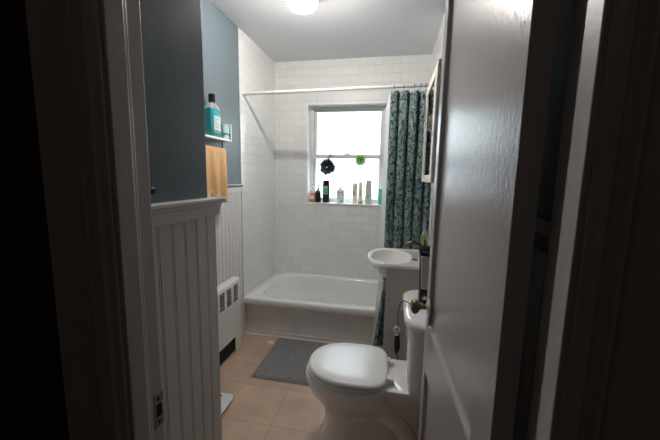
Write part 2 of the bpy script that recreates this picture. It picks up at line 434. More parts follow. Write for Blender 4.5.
# ------------------------------------------------------------------ door leaf
HX, HY, FX_, FY_ = .181, .531, .1430, 1.200      # face line, hinge to free edge
L = math.hypot(FX_-HX, FY_-HY); ux, uy = (FX_-HX)/L, (FY_-HY)/L; nx, ny = -uy, ux      # n points to the face seen (-X)
if nx > 0: nx, ny = -nx, -ny
def D(a, t, z):      # a along leaf from hinge, t depth (0 = seen face, + into leaf), z height
    return (HX+ux*a - nx*t, HY+uy*a - ny*t, z)
def dbox(mb, a0, a1, t0, t1, z0, z1):
    vs = [D(a0,t0,z0), D(a1,t0,z0), D(a1,t1,z0), D(a0,t1,z0), D(a0,t0,z1), D(a1,t0,z1), D(a1,t1,z1), D(a0,t1,z1)]
    mb.add(vs, [(3,2,1,0),(4,5,6,7),(0,1,5,4),(1,2,6,5),(2,3,7,6),(3,0,4,7)])
TH, Z0, Z1 = .035, .010, 2.035
PA0, PA1 = .100, L-.045
panels = [(.20, .625), (.800, 1.905)]
g = MB()
zs = [Z0, panels[0][0], panels[0][1], panels[1][0], panels[1][1], Z1]
dbox(g, 0, PA0, 0, TH, Z0, Z1); dbox(g, PA1, L, 0, TH, Z0, Z1)
for a, b in ((zs[0], zs[1]), (zs[2], zs[3]), (zs[4], zs[5])): dbox(g, PA0, PA1, 0, TH, a, b)
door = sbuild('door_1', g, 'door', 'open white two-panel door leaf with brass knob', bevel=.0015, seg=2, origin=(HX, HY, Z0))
for a, b in panels:
    g = MB()
    r = .016
    def ring(ins, t):
        return [D(PA0+ins, t, a+ins), D(PA1-ins, t, a+ins), D(PA1-ins, t, b-ins), D(PA0+ins, t, b-ins)]
    g.loft([ring(0, .0005), ring(.003, .002), ring(.005, .011), ring(.010, .013), ring(.014, .0145)], False, True)
    g.loft([ring(0, TH-.0005), ring(.008, TH-.004), ring(.018, TH-.012)], False, True)
    build('panel', g, 'door', door, smooth=False)
# knob, both sides
ka, kz = L-.052, .875
def dl(mb, prof, a, z, t0, sgn, n=24):
    rings = []
    for r, h in prof:
        rings.append([D(a+r*math.cos(2*PI*j/n), t0+sgn*h, z+r*math.sin(2*PI*j/n)) for j in range(n)])
    mb.loft(rings)
g = MB()
prof = [(.010, 0), (.009, .018), (.0085, .028), (.013, .034), (.022, .039), (.0265, .046), (.027, .053), (.024, .059), (.016, .063), (.001, .064)]
dl(g, prof, ka, kz, 0, -1); dl(g, prof, ka, kz, TH, 1)
kn = build('door_knob', g, 'brass', door); kn['label'] = 'aged brass door knob'
g = MB(); rp = [(.030, 0), (.030, .002), (.026, .005), (.014, .008), (.012, .010)]
dl(g, rp, ka, kz, 0, -1); dl(g, rp, ka, kz, TH, 1); build('rosette', g, 'trim', kn)
for hz in (.25, 1.80):
    g = MB(); g.tube([D(-.006, TH+.001, hz), D(-.006, TH+.001, hz+.09)], .006, 12)
    build('hinge', g, 'strike', door)

# black screw-in bumper by the left jamb
g = MB(); g.tube([(-.460, .5245, 1.302), (-.460, .537, 1.302)], .0035); g.lathe([(.002, 0), (.008, .002), (.0085, .008), (.005, .012)], (-.460, .535, 1.302), 'Y', 18)
tag(build('door_bumper', g, 'black'), 'small round black bumper screwed to the wall edge above the near chair rail', 'bumper')

# ------------------------------------------------------------------ window
YS = 3.235
g = MB()
# reveal liner: tiled jambs painted white, head, sill with trim edge
g.box(WX0-.012, WX0, YB-.006, YS+.06, WZ0-.014, WZ1+.012); g.box(WX1, WX1+.012, YB-.006, YS+.06, WZ0-.014, WZ1+.012)
g.box(WX0, WX1, YB-.006, YS+.06, WZ1, WZ1+.012); g.box(WX0, WX1, YB-.012, YS+.06, WZ0-.014, WZ0)
win = sbuild('window_1', g, 'reveal', 'recessed double hung window with a white sill', bevel=.002, seg=2)
GX0, GX1 = -.789, -.150; RB, RT = 1.516, 1.555
g = MB()   # outer frame
g.box(WX0, WX0+.030, YS-.015, YS+.06, WZ0, WZ1); g.box(WX1-.030, WX1, YS-.015, YS+.06, WZ0, WZ1)
g.box(WX0+.03, WX1-.03, YS-.015, YS+.06, WZ1-.022, WZ1); g.box(WX0+.03, WX1-.03, YS-.010, YS+.06, WZ0, WZ0+.022)
wf = build('window_frame', g, 'sash', win, bevel=.002, seg=2)
g = MB()   # upper sash
g.box(WX0+.03, GX0, YS+.02, YS+.045, RB, WZ1-.022); g.box(GX1, WX1-.03, YS+.02, YS+.045, RB, WZ1-.022)
g.box(GX0, GX1, YS+.02, YS+.045, WZ1-.043, WZ1-.022); g.box(GX0, GX1, YS+.02, YS+.045, RB+.004, RT-.002)
us = build('sash', g, 'sash', win, bevel=.002, seg=2)
build('pane', MB().box(GX0, GX1, YS+.031, YS+.034, RT-.002, WZ1-.043), 'glass', us, smooth=False)
g = MB()   # lower sash
g.box(WX0+.03, GX0, YS-.008, YS+.018, WZ0+.022, RT); g.box(GX1, WX1-.03, YS-.008, YS+.018, WZ0+.022, RT)
g.box(GX0, GX1, YS-.008, YS+.018, RB, RT); g.box(GX0, GX1, YS-.008, YS+.018, WZ0+.022, WZ0+.045)
ls = build('sash', g, 'sash', win, bevel=.002, seg=2)
build('pane', MB().box(GX0, GX1, YS+.003, YS+.006, WZ0+.045, RB), 'frosted', ls, smooth=False)
g = MB(); g.box(-.50, -.44, YS-.008, YS+.02, RT, RT+.010); build('sash_lock', g, 'sash', ls, bevel=.003, seg=2)

# ------------------------------------------------------------------ bathtub
tub = thing('bathtub', 'white enamel alcove bathtub below the window with tiled walls around it', 'bathtub', ((XL+XR)/2, YTUB+.37, 0))
tx0, tx1, ty0, ty1 = XL+.0062, XR-.007, YTUB, YB-.001
cx, cy = (tx0+tx1)/2, (ty0+ty1)/2
def tr(x0, x1, y0, y1, r, z): return rrect((x0+x1)/2, (y0+y1)/2, (x1-x0)/2, (y1-y0)/2, r, z, 10)
g = MB()
rings = [tr(tx0, tx1, ty0+.006, ty1, .004, RIM-.056), tr(tx0, tx1, ty0, ty1, .005, RIM-.047), tr(tx0, tx1, ty0, ty1, .005, RIM-.014), tr(tx0, tx1, ty0+.004, ty1, .006, RIM-.004),
         tr(tx0+.004, tx1-.004, ty0+.013, ty1-.002, .01, RIM),
         tr(tx0+.085, tx1-.12, ty0+.075, ty1-.060, .20, RIM-.001), tr(tx0+.093, tx1-.127, ty0+.083, ty1-.067, .20, RIM-.006),
         tr(tx0+.105, tx1-.133, ty0+.090, ty1-.074, .20, RIM-.022), tr(tx0+.16, tx1-.15, ty0+.100, ty1-.085, .19, RIM-.14),
         tr(tx0+.24, tx1-.165, ty0+.115, ty1-.10, .17, RIM-.24), tr(tx0+.31, tx1-.19, ty0+.15, ty1-.135, .14, RIM-.268), tr(tx0+.36, tx1-.25, ty0+.20, ty1-.19, .10, RIM-.272)]
g.loft(rings, False, True)
build('tub_shell', g, 'tub', tub, angle=50)
g = MB(); g.box(tx0, tx1, ty0+.040, ty0+.065, .008, RIM-.050)
g.box(tx0, tx1, ty0+.034, ty0+.040, .008, .036)
build('apron', g, 'apron', tub, bevel=.004)
g = MB(); g.prism([(ty0+.030, 0), (ty0+.044, 0), (ty0+.044, .014), (ty0+.036, .011)], 'X', tx0, tx1); build('caulk_line', g, 'caulk', tub)
g = MB(); g.lathe([(.022, 0), (.022, .003), (.01, .004)], (tx1-.35, cy, RIM-.272), 'Z', 20); build('drain', g, 'chrome', tub)

# ------------------------------------------------------------------ shower rod, rings, curtain, liner
RY = 2.43
def rodz(x): return 1.964+(x+1.19)*.013
g = MB(); g.tube([(XL+.012, RY, rodz(XL)), (XR-.012, RY, rodz(XR))], .0125, 16)
rod = build('shower_rod', g, 'rod', None); tag(rod, 'white shower curtain rod spanning the tub from wall to wall', 'shower rod')
for x, sg in ((XL+.0065, 1), (XR-.0065, -1)):
    g = MB(); g.lathe([(.019, 0), (.019, .005*sg), (.016, .010*sg), (.014, .014*sg)], (x, RY, rodz(x)), 'X', 24); build('flange', g, 'rod', rod)

xs = [-.025, .041, .114, .155, .192, .228]
places = ['leftmost, at the curtain edge', 'second from the left', 'third from the left', 'third from the wall', 'second from the wall', 'nearest the right wall']
ring0 = None
for i, x in enumerate(xs):
    if ring0 is None:
        ring0 = thing('curtain_ring', '', 'curtain ring', (x, RY, rodz(x)), 'shower curtain rings on the rod')
        g = MB()
        pts = [(x+.002*math.sin(a), RY+.0185*math.cos(a), rodz(x)-.004+.0185*math.sin(a)) for a in [PI*k/12*1.0-PI*.15 for k in range(17)]]
        g.tube(pts, .0022, 8); build('hook', g, 'hook', ring0)
        g = MB(); g.tube([(x, RY-.014, rodz(x)-.016), (x, RY-.008, rodz(x)-.035), (x, RY-.002, rodz(x)-.058)], .0014, 6); build('wire_drop', g, 'chrome', ring0)
        r = ring0; kids = list(ring0.children)
    else:
        r = ring0.copy(); COL.objects.link(r); r.location = (x, RY, rodz(x))
        for k in kids:
            c = k.copy(); COL.objects.link(c); c.parent = r
    r['label'] = 'bronze shower curtain ring on the white rod, ' + places[i]

def drape(name, mat, xa_top, xb, ztop, zbot, ys, xleft, amp, folds, ph, nu=220, nv=60, thick=.0015):
    """ys(z) hang plane; xleft(z) left edge; right edge xb"""
    mb = MB(); vs = []; uv = []
    for j in range(nv+1):
        z = ztop+(zbot-ztop)*j/nv; f = j/nv
        x0 = xleft(z)
        for i in range(nu+1):
            u = i/nu
            a = amp*(.75+.65*max(0, min(1, z-.6)))*(1 if amp > .01 else .8)*(1+.25*math.sin(5*u+2*f))
            wob = .12*math.sin(2.2*z+9*u)
            y = ys(z)+a*math.sin(2*PI*folds*(u+.018*math.sin(6.5*u+1.0)) + ph + wob*2)+.25*a*math.sin(4*PI*folds*u+1.3+z)
            x = x0+(xb-x0)*u+.35*a*math.cos(2*PI*folds*u+ph)*(1 if .01 < u < .99 else 0)
            zz = z - (.010*(1-math.cos(2*PI*folds*u+ph))*.5 if j == 0 else 0)
            vs.append((x, y, zz)); uv.append((u*.62*1.6, z))
    fs = []
    for j in range(nv):
        for i in range(nu):
            a = j*(nu+1)+i; fs.append((a, a+1, a+nu+2, a+nu+1))
    mb.add(vs, fs); mb.uv = uv
    o = build(name, mb, mat, None, sub=0, angle=180, fixn=False)
    s = o.modifiers.new('thickness', 'SOLIDIFY'); s.thickness = thick
    return o
def hang(z, off):   # hang plane, from the rod, outward over the tub edge
    t = max(0, min(1, (1.94-z)/1.5)); return 2.425-off-(.088)*t
c = drape('shower_curtain', 'curtain', -.045, .262, 1.945, .055, lambda z: hang(z, .012) if z > .5 else hang(.5, .012)-.0+(z-.5)*.0,
          lambda z: -.046 - (.050*max(0, (.50-z)/.45)), .013, 4.6, 2.2)
tag(c, 'dark green shower curtain with pale floral print hanging at the right end of the tub', 'shower curtain')
c = drape('curtain_liner', 'liner', -.08, -.030, 1.945, .06, lambda z: hang(z, .0)+.008*max(0, min(1, (z-.4)/.4)), lambda z: -.054-.026*min(1, max(0, (1.945-z)/.12))-.034*max(0, (.55-z)/.5), .004, .9, 1.0, nu=40)
tag(c, 'narrow white curtain liner edge peeking out left of the green shower curtain', 'curtain liner')

# ------------------------------------------------------------------ ceiling lamp
lx, ly = -.552, 1.885
lamp = thing('ceiling_lamp', 'lit white globe ceiling lamp in the middle of the bathroom ceiling', 'ceiling lamp', (lx, ly, H))
LAMP_STRENGTH = 1350.0
def fglobe():
    m, nt, b, out = new_mat('frosted_lamp_globe'); nt.nodes.remove(b)
    tr = N(nt, 'ShaderNodeBsdfTransparent'); tl = N(nt, 'ShaderNodeBsdfTranslucent'); mx = N(nt, 'ShaderNodeMixShader'); mx.inputs[0].default_value = .45
    tr.inputs[0].default_value = (.95, .94, .92, 1); tl.inputs[0].default_value = (.95, .94, .92, 1)
    nt.links.new(tr.outputs[0], mx.inputs[1]); nt.links.new(tl.outputs[0], mx.inputs[2]); nt.links.new(mx.outputs[0], out.inputs[0]); return m
M['frosted_globe'] = fglobe()
g = MB(); prof = [(.080, H-.086), (.084, H-.095), (.086, H-.112), (.082, H-.132), (.070, H-.146), (.048, H-.157), (.02, H-.161), (.001, H-.1615)]
g.lathe(prof, (lx, ly, 0), 'Z', 40); build('globe', g, 'frosted_globe', lamp)
g = MB(); g.lathe([(.020, H-.085), (.030, H-.096), (.034, H-.115), (.030, H-.132), (.018, H-.142), (.001, H-.145)], (lx, ly, 0), 'Z', 28); build('bulb', g, globe_mat(LAMP_STRENGTH), lamp)
g = MB(); g.lathe([(.092, H-.0005), (.095, H-.010), (.094, H-.080), (.090, H-.088), (.060, H-.084)], (lx, ly, 0), 'Z', 40); build('lamp_base', g, 'plastic_white', lamp)

# ------------------------------------------------------------------ toilet
ty = 1.49
toi = thing('toilet', 'white two-piece toilet with closed lid beside the open door', 'toilet', (0, ty, 0))
g = MB()
def eg(xf, xb, w, z, c=-.16, pf=2.0, pb=2.6): return egg(c, ty, c-xf, xb-c, w, z, 56, pf, pb)
rings = [eg(-.318, .17, .122, .0, pf=2.4), eg(-.314, .17, .118, .012, pf=2.4), eg(-.298, .16, .106, .035, pf=2.3), eg(-.288, .15, .100, .09), eg(-.288, .14, .103, .14),
         eg(-.300, .12, .118, .185), eg(-.330, .10, .143, .225), eg(-.362, .07, .166, .265), eg(-.382, .06, .181, .305), eg(-.388, .05, .186, .335), eg(-.384, .05, .185, .352),
         eg(-.376, .045, .178, .358)]
g.loft(rings)
build('bowl', g, 'porcelain', toi, angle=60)
g = MB()   # deck under the tank
def rr2(x0, x1, hw, r, z): return rrect((x0+x1)/2, ty, (x1-x0)/2, hw, r, z, 6)
g.loft([rr2(.0, .20, .075, .03, .0), rr2(.0, .20, .07, .03, .10), rr2(-.04, .22, .08, .03, .18), rr2(-.06, .25, .11, .04, .27), rr2(-.06, .262, .135, .04, .32), rr2(-.06, .264, .14, .04, .350), rr2(-.055, .262, .136, .04, .360)])
build('rear_deck', g, 'porcelain', toi, angle=60)
for sg in (-1, 1):
    g = MB(); yy = ty+sg*.085
    g.tube([(-.20, ty+sg*.055, .12), (-.12, yy, .20), (-.02, yy, .235), (.07, yy, .19), (.12, yy, .11), (.13, yy-.01*sg, .02)], [.03, .043, .046, .045, .043, .04], 14)
    build('trapway', g, 'porcelain', toi)
g = MB()   # tank: tapered
def tk(x0, x1, y0, y1, r, z): return rrect((x0+x1)/2, (y0+y1)/2, (x1-x0)/2, (y1-y0)/2, r, z, 8)
g.loft([tk(.13, .255, 1.33, 1.65, .05, .370), tk(.105, .262, 1.30, 1.68, .06, .39), tk(.096, .264, 1.295, 1.695, .065, .45), tk(.092, .266, 1.29, 1.706, .075, .60), tk(.089, .267, 1.285, 1.712, .078, .702)])
build('tank', g, 'porcelain', toi, angle=60)
g = MB()
g.loft([tk(.082, .270, 1.272, 1.722, .092, .700), tk(.074, .272, 1.265, 1.730, .096, .709), tk(.073, .272, 1.264, 1.731, .096, .727), tk(.079, .271, 1.270, 1.724, .094, .738), tk(.095, .262, 1.285, 1.707, .08, .744)])
build('tank_lid', g, 'porcelain', toi, angle=60)
g = MB(); S2 = .0
g.loft([egg(-.17, ty, .208, .19, .182, .3585, 56, 2.1, 3.2), egg(-.17, ty, .212, .19, .185, .363, 56, 2.1, 3.2), egg(-.17, ty, .212, .19, .185, .372, 56, 2.1, 3.2), egg(-.17, ty, .206, .19, .181, .377, 56, 2.1, 3.2)])
build('seat', g, 'plastic_white', toi, angle=60)
g = MB()
def lid(e, z, ins=0): return egg(-.17, ty, .205-e, .183-e, .184-e, z, 64, 2.1, 4.2)
g.loft([lid(.006, .3785), lid(.0, .383), lid(.0, .392), lid(.004, .3985), lid(.012, .4015), lid(.06, .4035), lid(.12, .4045), lid(.17, .405)])
build('lid', g, 'lid_enamel', toi, angle=60)
for yy in (ty-.075, ty+.075):
    g = MB(); g.box(.005, .045, yy-.011, yy+.011, .3595, .384); g.tube([(.018, yy-.02, .386), (.018, yy+.02, .386)], .008, 12)
    build('seat_hinge', g, 'cream', toi, bevel=.003, seg=2)
g = MB(); g.tube([(.079, 1.665, .665), (.066, 1.665, .665)], .010, 12); g.tube([(.066, 1.67, .665), (.062, 1.60, .660)], [.006, .0045], 10)
build('flush_lever', g, 'chrome', toi)

for o in toi.children:       # seat height and forward reach
    n_ = o.name.split('.')[0]
    for v in o.data.vertices:
        if n_ in ('bowl', 'rear_deck', 'seat', 'lid', 'seat_hinge'):
            v.co.z *= 1.042
            if v.co.x < 0: v.co.x *= (1.034 if n_ == 'bowl' else 1.018)
# ------------------------------------------------------------------ vanity and basin
vx, vy0, vy1, vt = -.016, 1.880, 2.285, .811
van = thing('vanity_cabinet', 'warm grey vanity cabinet standing under the white washbasin', 'cabinet', ((vx+XR)/2, (vy0+vy1)/2, 0))
g = MB(); g.box(vx, XR-.013, vy0, vy0+.016, 0, vt); build('side_panel', g, 'vanity', van, bevel=.001, seg=2)
g = MB(); g.box(vx, XR-.002, vy1-.016, vy1, 0, vt); build('side_panel', g, 'vanity', van, bevel=.001, seg=2)
g = MB(); g.box(vx+.02, XR-.013, vy0+.016, vy1-.016, .066, .082); g.box(vx+.03, vx+.045, vy0+.016, vy1-.016, 0, .08); build('bottom_panel', g, 'vanity', van, smooth=False)
g = MB(); g.box(vx-.002, vx+.015, vy0+.017, vy1-.017, .085, .672)
dr = build('door', g, 'vanity', van, bevel=.002, seg=2)
g = MB(); g.lathe([(.006, 0), (.005, -.012), (.012, -.018), (.012, -.024), (.001, -.026)], (vx-.002, vy1-.05, .60), 'X', 16); build('knob', g, 'chrome', dr)
for z in (.62, .16):
    g = MB(); g.tube([(vx-.003, vy0+.012, z), (vx-.003, vy0+.012, z+.022)], .003, 10); g.box(vx-.002, vx, vy0+.004, vy0+.018, z+.002, z+.02); build('hinge', g, 'hook', van)
g = MB(); g.lathe([(.002, 0), (.004, -.001), (.004, -.003), (.002, -.004)], (.002, vy0, .600), 'Y', 12); build('screw_cap', g, 'hook', van)

bas = thing('washbasin', 'white oval-fronted washbasin on the grey vanity cabinet', 'washbasin', (.07, 2.09, vt))
bcx, bcy = .055, 2.08
poly = [(XR-.0135, 1.848), (-.030, 1.848)]
for k in range(1, 24):
    a = PI*k/24; poly.append((-.030-.116*math.sin(a)**.9, 2.079-.231*math.cos(a)))
poly += [(-.030, 2.31), (XR-.0135, 2.31)]
def ray_poly(a):
    d = (math.cos(a), math.sin(a)); best = None
    for i in range(len(poly)):
        p, q = poly[i], poly[(i+1) % len(poly)]
        ex, ey = q[0]-p[0], q[1]-p[1]; den = d[0]*ey-d[1]*ex
        if abs(den) < 1e-9: continue
        t = ((p[0]-bcx)*ey-(p[1]-bcy)*ex)/den; s_ = ((p[0]-bcx)*d[1]-(p[1]-bcy)*d[0])/den
        if t > 0 and -1e-6 <= s_ <= 1+1e-6: best = t if best is None else min(best, t)
    return best
NA = 96; angs = [2*PI*j/NA for j in range(NA)]
# move sample angles onto the corners
for c in ((XR-.0135, 1.848), (-.03, 1.848), (-.03, 2.31), (XR-.0135, 2.31)):
    a = math.atan2(c[1]-bcy, c[0]-bcx) % (2*PI); j = min(range(NA), key=lambda k: abs(angs[k]-a)); angs[j] = a
outr = [ray_poly(a) for a in angs]
def oring(off, z, xs=1.0): return [(bcx+(outr[j]-off)*math.cos(a), bcy+(outr[j]-off)*math.sin(a), z) for j, a in enumerate(angs)]
def iring(rx, ry, z, dx=0): 
    out = []
    for a in angs:
        out.append((bcx-.045+dx+rx*math.cos(a), bcy+ry*math.sin(a), z))
    return out
def under(f, z):
    out = []
    for j, a in enumerate(angs):
        x, y = bcx+outr[j]*math.cos(a), bcy+outr[j]*math.sin(a)
        xx = min(max(x, -.9), XR-.03)
        out.append((.075+(xx-.075)*f, bcy+(y-bcy)*.87*f, z))
    return out
BT = .830
g = MB()
g.loft([under(.30, .680), under(.52, .70), under(.72, .735), under(.86, .770), under(.95, .798), oring(.010, .806), oring(.001, .813), oring(0, BT-.006), oring(.004, BT), oring(.014, BT-.001),
        iring(.133, .195, BT-.003), iring(.128, .189, BT-.009), iring(.120, .180, BT-.035), iring(.100, .155, BT-.085), iring(.065, .10, BT-.118), iring(.02, .02, BT-.125)])
build('basin', g, 'porcelain', bas, angle=42)
g = MB(); g.lathe([(.020, 0), (.020, .002), (.008, .003)], (bcx-.045, bcy, BT-.125), 'Z', 20); build('drain', g, 'chrome', bas)
fau = MB(); fx, fy = .205, 2.10
fau.lathe([(.024, 0), (.024, .006), (.017, .012), (.015, .03)], (fx, fy, BT-.001), 'Z', 20)
fau.tube([(fx, fy, BT+.02), (fx-.004, fy, BT+.052), (fx-.026, fy, BT+.078), (fx-.055, fy, BT+.090), (fx-.082, fy, BT+.086), (fx-.096, fy, BT+.068)], [.016, .016, .015, .014, .0145, .0145], 14)
fo = build('faucet', fau, 'nickel', bas); fo['label'] = 'aged bronze faucet'
g = MB(); g.tube([(fx, fy, BT+.045), (fx+.014, fy, BT+.085), (fx+.008, fy-.004, BT+.112)], [.011, .008, .007], 12); build('handle', g, 'nickel', fo)
g = MB(); g.tube([(.165, 2.0, BT+.002), (.135, 2.0, BT+.004)], .0045, 10); build('lift_rod', g, 'nickel', fo)

# soap bottle behind the faucet
sx, sy = .225, 2.205
so = thing('soap_bottle', 'clear pump soap bottle with a green label behind the faucet', 'soap bottle', (sx, sy, BT))
g = MB(); g.loft([rrect(sx, sy, .028, .022, .012, BT), rrect(sx, sy, .029, .023, .012, BT+.01), rrect(sx, sy, .029, .023, .012, BT+.125), rrect(sx, sy, .018, .014, .010, BT+.145), rrect(sx, sy, .010, .010, .009, BT+.155)])
build('bottle_body', g, 'clear', so)
M['lime'] = plain('lime_green_label', (.36, .55, .05), .5)
g = MB(); g.box(sx-.030, sx-.006, sy-.0245, sy-.0232, BT+.03, BT+.12); build('bottle_label', g, 'lime', so, smooth=False)
g = MB(); g.lathe([(.011, 0), (.011, .014), (.004, .016), (.004, .04), (.008, .042), (.008, .052)], (sx, sy, BT+.1555), 'Z', 14); g.tube([(sx, sy, BT+.203), (sx-.028, sy, BT+.200)], .004, 8); build('pump', g, 'clear', so)

# ------------------------------------------------------------------ tall appliance on the toilet tank with its cord
ax, ay, az = .180, 1.555, .744
ap = thing('countertop_appliance', 'tall grey and black countertop appliance with glossy black top standing on the toilet tank', 'appliance', (ax, ay, az))
g = MB(); g.loft([rrect(ax, ay, .036, .042, .018, az), rrect(ax, ay, .038, .044, .018, az+.004), rrect(ax, ay, .035, .040, .016, az+.062)]); build('base', g, 'black', ap)
g = MB(); g.loft([rrect(ax, ay+.006, .033, .036, .016, az+.063), rrect(ax-.002, ay+.006, .036, .038, .016, az+.16), rrect(ax-.004, ay+.006, .039, .041, .018, az+.235)]); build('body', g, 'black', ap)
g = MB(); g.loft([rrect(ax+.003, ay-.014, .030, .034, .012, az+.070), rrect(ax+.001, ay-.014, .034, .036, .014, az+.16), rrect(ax, ay-.014, .038, .040, .016, az+.228)])
bp_ = build('front_panel', g, 'appliance', ap); bp_['label'] = 'lilac grey front panel'
g = MB(); g.lathe([(.034, .236), (.046, .246), (.050, .262), (.047, .262), (.040, .250), (.004, .246)], (ax-.002, ay, az), 'Z', 28); build('top_cup', g, 'black', ap)
g = MB(); g.lathe([(.008, 0), (.010, -.004), (.006, -.006)], (ax-.012, ay-.043, az+.03), 'Y', 14); build('button', g, 'chrome', ap)

# cord with a black and white handpiece hanging at the side of the tank
ho = thing('handpiece', 'black handpiece with a white ring tip hanging on a cord beside the toilet tank', 'handpiece', (.058, 1.745, .43))
g = MB(); g.tube([(.0612, 1.757, .335), (.060, 1.757, .352), (.0595, 1.757, .395), (.0585, 1.757, .432), (.058, 1.757, .447)], [.006, .0135, .0150, .0135, .010], 14); build('grip', g, 'black', ho)
g = MB()
pts = [(.056+.014*math.sin(a), 1.757, .480-.016*math.cos(a)) for a in [2*PI*k/20 for k in range(21)]]
g.tube(pts, .0062, 8); g.tube([(.0575, 1.757, .437), (.0565, 1.757, .466)], [.0105, .0085], 10); build('ring_tip', g, 'plastic_white', ho)
g = MB()
def cat(ps, n=8):
    ps = [Vector(p) for p in ps]; out = []
    for i in range(len(ps)-1):
        p0, p1, p2, p3 = ps[max(i-1, 0)], ps[i], ps[i+1], ps[min(i+2, len(ps)-1)]
        for k in range(n):
            t = k/n; out.append(.5*((2*p1)+(p2-p0)*t+(2*p0-5*p1+4*p2-p3)*t*t+(3*p1-p0-3*p2+p3)*t**3))
    out.append(ps[-1]); return out
g.tube(cat([(.170, 1.50, .752), (.13, 1.42, .750), (.100, 1.46, .757), (.070, 1.52, .745), (.058, 1.60, .68), (.056, 1.68, .59), (.062, 1.748, .51), (.071, 1.754, .45), (.075, 1.754, .37), (.062, 1.757, .332), (.068, 1.745, .31), (.066, 1.745, .20), (.085, 1.745, .10), (.12, 1.745, .02)]), .0028, 8)
build('cord', g, 'black', ho)

# ------------------------------------------------------------------ medicine cabinet
mc = thing('medicine_cabinet', 'cream framed mirror cabinet on the right wall above the washbasin', 'medicine cabinet', (.23, 1.95, 1.31))
mx, my0, my1, mz0, mz1 = .180, 1.675, 2.215, 1.312, 1.893
g = MB(); g.box(mx+.018, XR-.001, my0+.01, my1-.01, mz0+.012, mz1-.010); g.box(mx+.004, XR-.001, my0, my1, mz1-.008, mz1+.008); build('cabinet_body', g, 'cream', mc, bevel=.002, seg=2)
g = MB(); fw = .042
g.box(mx, mx+.016, my0, my0+.068, mz0, mz1-.01); g.box(mx, mx+.016, my1-fw, my1, mz0, mz1-.01)
g.box(mx, mx+.016, my0+.068, my1-fw, mz1-.01-fw, mz1-.01); g.box(mx, mx+.016, my0+.068, my1-fw, mz0, mz0+fw)
df = build('door_frame', g, 'cream', mc, bevel=.003, seg=2)
g = MB(); g.box(mx+.006, mx+.010, my0+.068, my1-fw, mz0+fw, mz1-.01-fw); build('mirror', g, 'mirror', df, smooth=False)
g = MB(); g.lathe([(.004, 0), (.004, -.010), (.009, -.014), (.009, -.019), (.001, -.021)], (mx, 1.97, 1.647), 'X', 14); g.box(mx, mx+.006, 1.962, 1.978, 1.60, 1.69); build('knob', g, 'chrome', df)
g = MB(); g.box(.20, .235, my0+.02, my0+.05, mz0-.012, mz0+.012); build('foot', g, 'cream', mc, bevel=.002, seg=2)
g = MB(); g.tube(cat([(mx-.002, 2.19, 1.80), (mx-.006, 2.10, 1.70), (mx-.020, 1.99, 1.640), (mx-.005, 1.86, 1.60), (mx-.003, 1.74, 1.575), (mx-.002, 1.69, 1.548)]), .0014, 6); build('cord', g, 'strike', mc)

# ------------------------------------------------------------------ wall shelf with towel and bottles
shf = thing('wall_shelf', 'small white wall shelf with a black rail on the blue-grey wall', 'shelf', (XL+.05, 1.9, 1.553))
x0, x1 = XL+.001, XL+.100; sy0, sy1, sz = 1.62, 2.045, 1.553
g = MB(); g.box(x0, x1, sy0, sy1, sz, sz+.014); build('shelf_board', g, 'plastic_white', shf, bevel=.002, seg=2)
g = MB(); g.box(x0, x1, sy1, sy1+.012, sz, sz+.118); build('end_panel', g, 'plastic_white', shf, bevel=.003, seg=2)
g = MB(); g.box(x0, x1, sy0-.012, sy0, sz, sz+.118); build('end_panel', g, 'plastic_white', shf, bevel=.003, seg=2)
g = MB(); g.tube([(x1-.004, sy0, sz+.048), (x1-.004, sy1-.001, sz+.048)], .0028, 8); g.lathe([(.005, 0), (.005, .006)], (x1-.004, sy1-.007, sz+.048), 'Y', 10); build('rail', g, 'black_metal', shf)
g = MB()
by0, by1, bx, bz = 1.655, 2.035, XL+.060, sz-.052
for yy in (by0, 2.0): g.tube([(bx, yy, sz-.001), (bx, yy, bz-.004)], .0045, 8)
g.tube([(bx, by0, bz), (bx, by1, bz)], .0045, 8); build('towel_bar', g, 'black_metal', shf)

# towel folded over the bar
def towel():
    mb = MB(); nu, nv = 36, 46; vs = []
    fl, bl = .345, .26
    y0, y1 = 1.73, 2.03
    for j in range(nv+1):
        s = -bl+(fl+bl)*j/nv
        for i in range(nu+1):
            u = i/nu; f = min(1, abs(s)/.2)
            wv = .014*f*math.sin(15*u+1.0)+.006*f*math.sin(31*u+3*s)
            if abs(s) < .013:
                a = s/.013*PI/2; x = bx+0.0075*math.sin(a); z = bz+0.0075*math.cos(a)
            else:
                sg = 1 if s > 0 else -1; x = bx+sg*(.0075+.012*f)+wv*(1 if sg > 0 else .3); z = bz-(abs(s)-.013)
            if s > 0: z -= .05*max(0, u-.15)*f*.6
            vs.append((x, y0+(y1-y0)*(u*(1-.06*f)+.03*f), z))
    fs = []; mi = []
    for j in range(nv):
        s = -bl+(fl+bl)*(j+.5)/nv
        for i in range(nu):
            a = j*(nu+1)+i; fs.append((a, a+1, a+nu+2, a+nu+1))
            u = (i+.5)/nu
            arch = .275+.045*abs(math.sin(3*PI*u))
            mi.append(1 if abs(s-arch) < .011 else 0)
    mb.add(vs, fs); mb.mi = mi
    o = build('hand_towel', mb, ['towel', 'towel_band'], None, angle=180, fixn=False)
    m = o.modifiers.new('thickness', 'SOLIDIFY'); m.thickness = .005; m.offset = 0
    return o
tag(towel(), 'mustard yellow hand towel with pale scalloped hem hanging from the wall shelf', 'towel')

